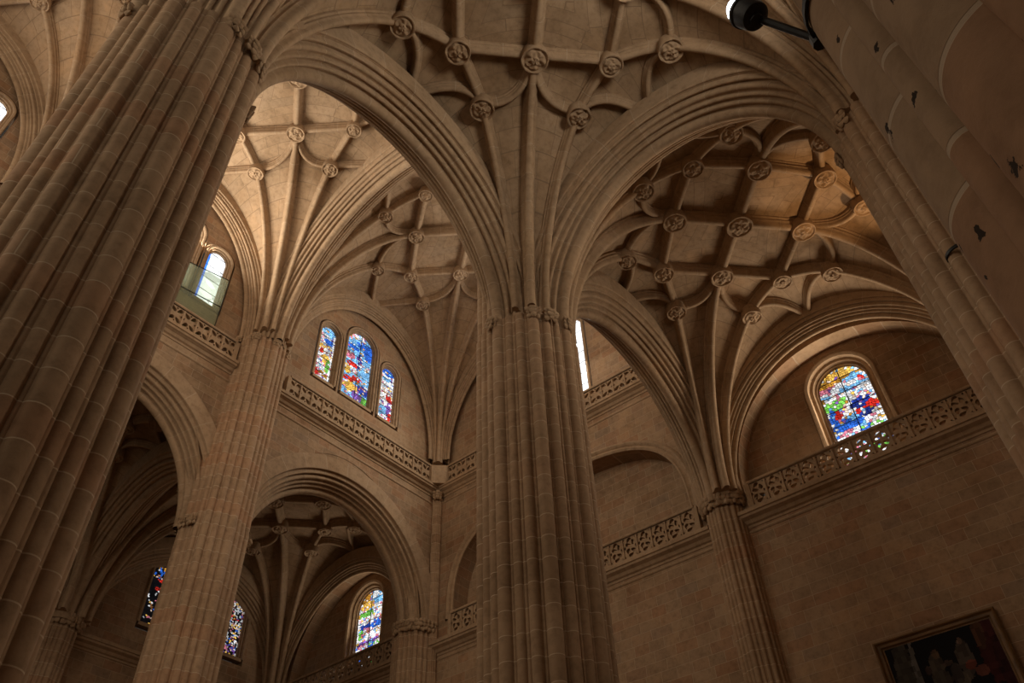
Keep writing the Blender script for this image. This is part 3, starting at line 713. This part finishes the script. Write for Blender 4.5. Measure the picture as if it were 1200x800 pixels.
window('slim mosaic window of many small panes just right of the far column', 'y', YD, NWX[1], .5, 18.7, 21.4, 'gridblue', M_GLASSFINE, (0, 5), .3, .6)

# ------------------------------------------------------------------ balustrades
def tear(cx, cy, ln_, wd, ang, bend=0, n=14):
    pts = []
    for i in range(n):
        a = 2*PI*i/n; x = ln_*.5*math.cos(a); y = wd*.5*math.sin(a)*(1+.45*math.cos(a)); y += bend*(x/ln_)**2*4*ln_*.25
        ca, sa = math.cos(ang), math.sin(ang); pts.append((cx+x*ca-y*sa, cy+x*sa+y*ca))
    return pts
def panel_mesh(style):
    w_, h_ = .62, .84; ho = []
    if style == 'whorl':
        for cy in (.22, .62):
            for k in range(3):
                a = 2*PI*k/3+(.5 if cy < .4 else 1.2)
                ho.append(tear(w_/2+.135*math.cos(a), cy+.115*math.sin(a), .235, .135, a+1.25, .35))
        ho += [tear(.075, .42, .13, .07, PI/2), tear(w_-.075, .42, .13, .07, PI/2)]
        ho += [tear(.06, .06, .07, .05, .8, 0, 8), tear(w_-.06, .06, .07, .05, -.8, 0, 8), tear(.06, .78, .07, .05, -.8, 0, 8), tear(w_-.06, .78, .07, .05, .8, 0, 8)]
    else:
        for cx, cy, a in ((.17, .63, -.75), (.45, .63, .75), (.17, .22, .75), (.45, .22, -.75)):
            ho.append(tear(cx, cy+.03*(1 if cy > .4 else -1), .30, .17, a))
        ho += [tear(.31, .75, .09, .08, PI/2, 0, 8), tear(.31, .10, .09, .08, PI/2, 0, 8), tear(.06, .42, .12, .07, PI/2, 0, 8), tear(.56, .42, .12, .07, PI/2, 0, 8)]
    tmp = sheet2d('tracery_panel', [rect(0, w_, 0, h_)]+ho, 'y', 0, .13, M_TRIM, None, None)
    me = tmp.data; bpy.data.objects.remove(tmp); return me
PANELS = {s: panel_mesh(s) for s in ('whorl', 'leaf')}
def balustrade(label, axis, c, u0, u1, z, style):
    t = thing('balustrade', label, 'balustrade', (c, u0, z) if axis == 'x' else (u0, c, z), 'pierced stone balustrades')
    n = round((u1-u0)/.62); w_ = (u1-u0)/n
    def bx(name, a0, a1, d0, d1, z0, z1):
        m_ = MB(); m_.box(*((d0+c, d1+c, a0, a1) if axis == 'x' else (a0, a1, d0+c, d1+c)), z0, z1); m_.make(name, M_TRIM, t)
    bx('bottom_rail', u0, u1, -.02, .2, z, z+.1)
    m_ = MB(); pr = [(-.03, 0), (-.06, .03), (-.06, .1), (-.02, .13), (.2, .13), (.24, .1), (.24, .03), (.2, 0)]
    if axis == 'x': m_.sweep([(c, u0, z+.94), (c, u1, z+.94)], [(1, 0, 0)]*2, [(0, 0, 1)]*2, pr, True)
    else: m_.sweep([(u0, c, z+.94), (u1, c, z+.94)], [(0, 1, 0)]*2, [(0, 0, 1)]*2, pr, True)
    m_.make('top_rail', M_TRIM, t)
    for k in range(n):
        o = bpy.data.objects.new('tracery_panel', PANELS[style]); COL.objects.link(o); o.parent = t
        if axis == 'x': o.location = Vector((c+.15, u0+k*w_, z+.1))-t.location; o.rotation_euler.z = PI/2
        else: o.location = Vector((u0+k*w_, c+.02, z+.1))-t.location
        o.scale = (w_/.62, 1, 1)
    for k in range(1, n): bx('post', u0+k*w_-.035, u0+k*w_+.035, -.03, .12, z+.1, z+.9)
    bx('end_post', u0-.12, u0+.06, -.03, .22, z, z+1.0); bx('end_post', u1-.06, u1+.12, -.03, .22, z, z+1.0)
    return t
ZL, ZU = 16.76, 24.58
balustrade('pierced stone balustrade below the large single window on the right wall', 'x', XE-.2, YA+.7, YB-1.15, ZL, 'whorl')
balustrade('pierced stone balustrade at the foot of the blind arch right of the central column', 'x', XE-.2, YB+1.0, YC-1.2, ZL, 'whorl')
balustrade('dim pierced balustrade below the lit window of the dark far aisle', 'x', XE-.2, YC+1.6, YD-.9, ZL, 'whorl')
balustrade('high pierced balustrade on the end wall just right of the central column', 'x', XE-.2, YB+1.0, YC-.75, ZU, 'leaf')
balustrade('long pierced balustrade beneath the three light coloured window', 'y', YN-.22, 14.35, XE-.75, ZU, 'leaf')
balustrade('pierced balustrade in front of the glass screen at left', 'y', YN-.22, 3.5, 11.55, ZU, 'leaf')

# ------------------------------------------------------------------ glass screen before the pale windows
t = thing('glass_screen', 'greenish translucent screen standing behind the left balustrade before pale windows', 'screen', (8.3, YN+.05, 24.7))
y = YN+.02
A, B, C_, D_ = (4.6, 27.35), (10.5, 28.75), (10.5, 24.7), (4.6, 24.7)
def lerp2(p, q, f): return (p[0]+(q[0]-p[0])*f, p[1]+(q[1]-p[1])*f)
m = MB()
vs = [(A[0], y, A[1]), (B[0], y, B[1]), (C_[0], y, C_[1]), (D_[0], y, D_[1])]; vs += [(a, y+.02, c) for a, b, c in vs]
mesh('pane', vs, [(0, 1, 2, 3), (7, 6, 5, 4), (0, 4, 5, 1), (1, 5, 6, 2), (2, 6, 7, 3), (3, 7, 4, 0)], M_SHEET, t)
for f in (0, .42, .75):
    m = MB(); p, q = lerp2(A, D_, f), lerp2(B, C_, f); m.bar((p[0], y-.02, p[1]), (q[0], y-.02, q[1]), .022); m.make('rail', M_IRON, t)
for f in (.36, .68, 1):
    m = MB(); p, q = lerp2(A, B, f), lerp2(D_, C_, f); m.bar((p[0], y-.02, p[1]), (q[0], y-.02, q[1]), .018); m.make('stile', M_IRON, t)

# ------------------------------------------------------------------ painting
t = thing('painting', 'large dark oil painting of figures in a gilt frame on the right wall', 'painting', (XE, 4.45, 8))
y0, y1, z0, z1 = 2.80, 6.12, 8.4, 11.32; fx = XE-.02
m = MB()
fp = [(0, .02), (-.10, .0), (-.13, .05), (-.08, .1), (-.07, .17), (-.03, .21), (-.03, .24)]
cs = [(y0, z0, 1, 1), (y1, z0, -1, 1), (y1, z1, -1, -1), (y0, z1, 1, -1), (y0, z0, 1, 1)]
m.sweep([(fx, a, b) for a, b, c, d in cs], [(1, 0, 0)]*5, [(0, c, d) for a, b, c, d in cs], fp); m.make('frame', M_GOLD, t)
BL = [(.12, .5, .10, .6, (.05, .043, .034)), (.22, .55, .03, .5, (.10, .09, .08)), (.40, .62, .07, .22, (.06, .047, .034)), (.42, .80, .03, .05, (.10, .06, .035)), (.41, .45, .09, .2, (.05, .04, .03)),
      (.50, .68, .05, .03, (.06, .04, .03)), (.66, .68, .07, .2, (.06, .046, .036)), (.66, .86, .022, .04, (.16, .10, .07)), (.69, .60, .05, .05, (.14, .04, .025)), (.77, .52, .06, .06, (.13, .045, .03)), (.6, .45, .04, .1, (.09, .07, .05)),
      (.32, .66, .03, .05, (.05, .03, .025)), (.55, .55, .05, .12, (.045, .035, .03)), (.9, .72, .10, .4, (.05, .012, .010)), (.84, .9, .05, .2, (.07, .03, .015)), (.96, .5, .06, .3, (.03, .008, .008))]
nu, nv = 90, 80; vs, fs, cols = [], [], []
for j in range(nv+1):
    for i in range(nu+1): vs.append((fx-.03, y1-.22-(y1-y0-.44)*i/nu, z0+.22+(z1-z0-.44)*j/nv))
for j in range(nv):
    for i in range(nu):
        a = j*(nu+1)+i; fs.append((a, a+nu+1, a+nu+2, a+1)); u, v = (i+.5)/nu, (j+.5)/nv
        c = (.007, .006, .007)
        for bu, bv, ru, rv, cc in BL:
            d = ((u-bu-(v-.5)*.05)/ru)**2+((v-bv)/rv)**2
            if d < 1+.4*(hsh(i//3, j//3)-.5): q = .6+.7*hsh(i//4, j//5, 2); c = tuple(x*q for x in cc)
        cols.append(c)
me = bpy.data.meshes.new('canvas'); me.from_pydata(vs, [], fs); me.update()
ca = me.color_attributes.new('tint', 'FLOAT_COLOR', 'CORNER')
for p in me.polygons:
    for li in p.loop_indices: ca.data[li].color = (*cols[p.index], 1)
link('canvas', me, M_CANVAS, t)

# ------------------------------------------------------------------ floodlight on the near column
def ray(px, py):
    a, b = (px-600)/F_PX, (py-400)/F_PX
    d = r2*a-u2*b+fwd; return d/math.hypot(d.x, d.y)
L0 = Vector((0, 0, CAM_Z))+ray(880, 17)*2.0
L1 = Vector((0, 0, CAM_Z))+ray(850, 3)*2.0
dirv = (L1-L0).normalized()
t = thing('floodlight', 'small black floodlight clamped to the weathered near column at the top edge', 'lamp', L0)
def lathe(prof, c, ax, name, mat, n=28):
    ax = Vector(ax).normalized(); a = ax.orthogonal().normalized(); b = ax.cross(a); vs = []; fs = []
    for r, h in prof:
        for k in range(n): vs.append(Vector(c)+ax*h+(a*math.cos(2*PI*k/n)+b*math.sin(2*PI*k/n))*r)
    for i in range(len(prof)-1):
        for k in range(n): fs.append((i*n+k, i*n+(k+1) % n, (i+1)*n+(k+1) % n, (i+1)*n+k))
    return mesh(name, vs, fs, mat, t, 40)
ax = (dirv+Vector((-.1, .15, .35))).normalized()
lathe([(.001, -.06), (.04, -.058), (.065, -.04), (.072, 0), (.074, .04), (.08, .045), (.08, .06), (.07, .065)], L0, ax, 'housing', M_IRON)
lathe([(.068, .06), (.064, .10), (.05, .13), (.03, .145), (.001, .15)], L0, ax, 'lens', M_BULB)
PC = Vector((XS[1], -1.52, 0)); bz = CAM_Z+2.05*1.62
sh = Vector((XS[1]+1.19*math.cos(math.radians(90)), -1.52+1.19, bz))
m = MB(); pts, sd, nn = [], [], []
for k in range(33):
    a = 2*PI*k/32; pts.append(sh+Vector((math.cos(a), math.sin(a), 0))*.232); sd.append(Vector((math.cos(a), math.sin(a), 0))); nn.append(Vector((0, 0, 1)))
m.sweep(pts, sd, nn, [(0, -.02), (.012, -.02), (.012, .02), (0, .02), (0, -.02)]); m.make('clamp_band', M_IRON, t, 40)
m = MB(); e = sh+Vector((.05, .23, .0)); m.bar(e, L0+Vector((0, 0, -.02)), .018, 8); m.bar(L0+Vector((.0, -.01, -.08)), L0+Vector((0, 0, .02)), .03, 8); m.bar(e+Vector((0, 0, -.05)), e+Vector((0, 0, .06)), .03, 8); m.make('bracket', M_IRON, t, 40)
# iron tie band on the dark right column
bz2 = CAM_Z+12.0*.878
m = MB(); a0 = math.radians(112.5)
a0 = math.radians(155); cpt = Vector((XS[2]+1.18*math.cos(a0), YA+1.18*math.sin(a0), bz2))
pts, sd, nn = [], [], []
for k in range(25):
    a = 2*PI*k/24; d = Vector((math.cos(a), math.sin(a), 0)); pts.append(cpt+d*.205); sd.append(d); nn.append(Vector((0, 0, 1)))
m.sweep(pts, sd, nn, [(0, -.03), (.03, -.03), (.03, .03), (0, .03), (0, -.03)])
tag(m.make('iron_band', M_IRON, None, 40), 'thin dark iron band clasped round a shaft of the dark right column', 'band')
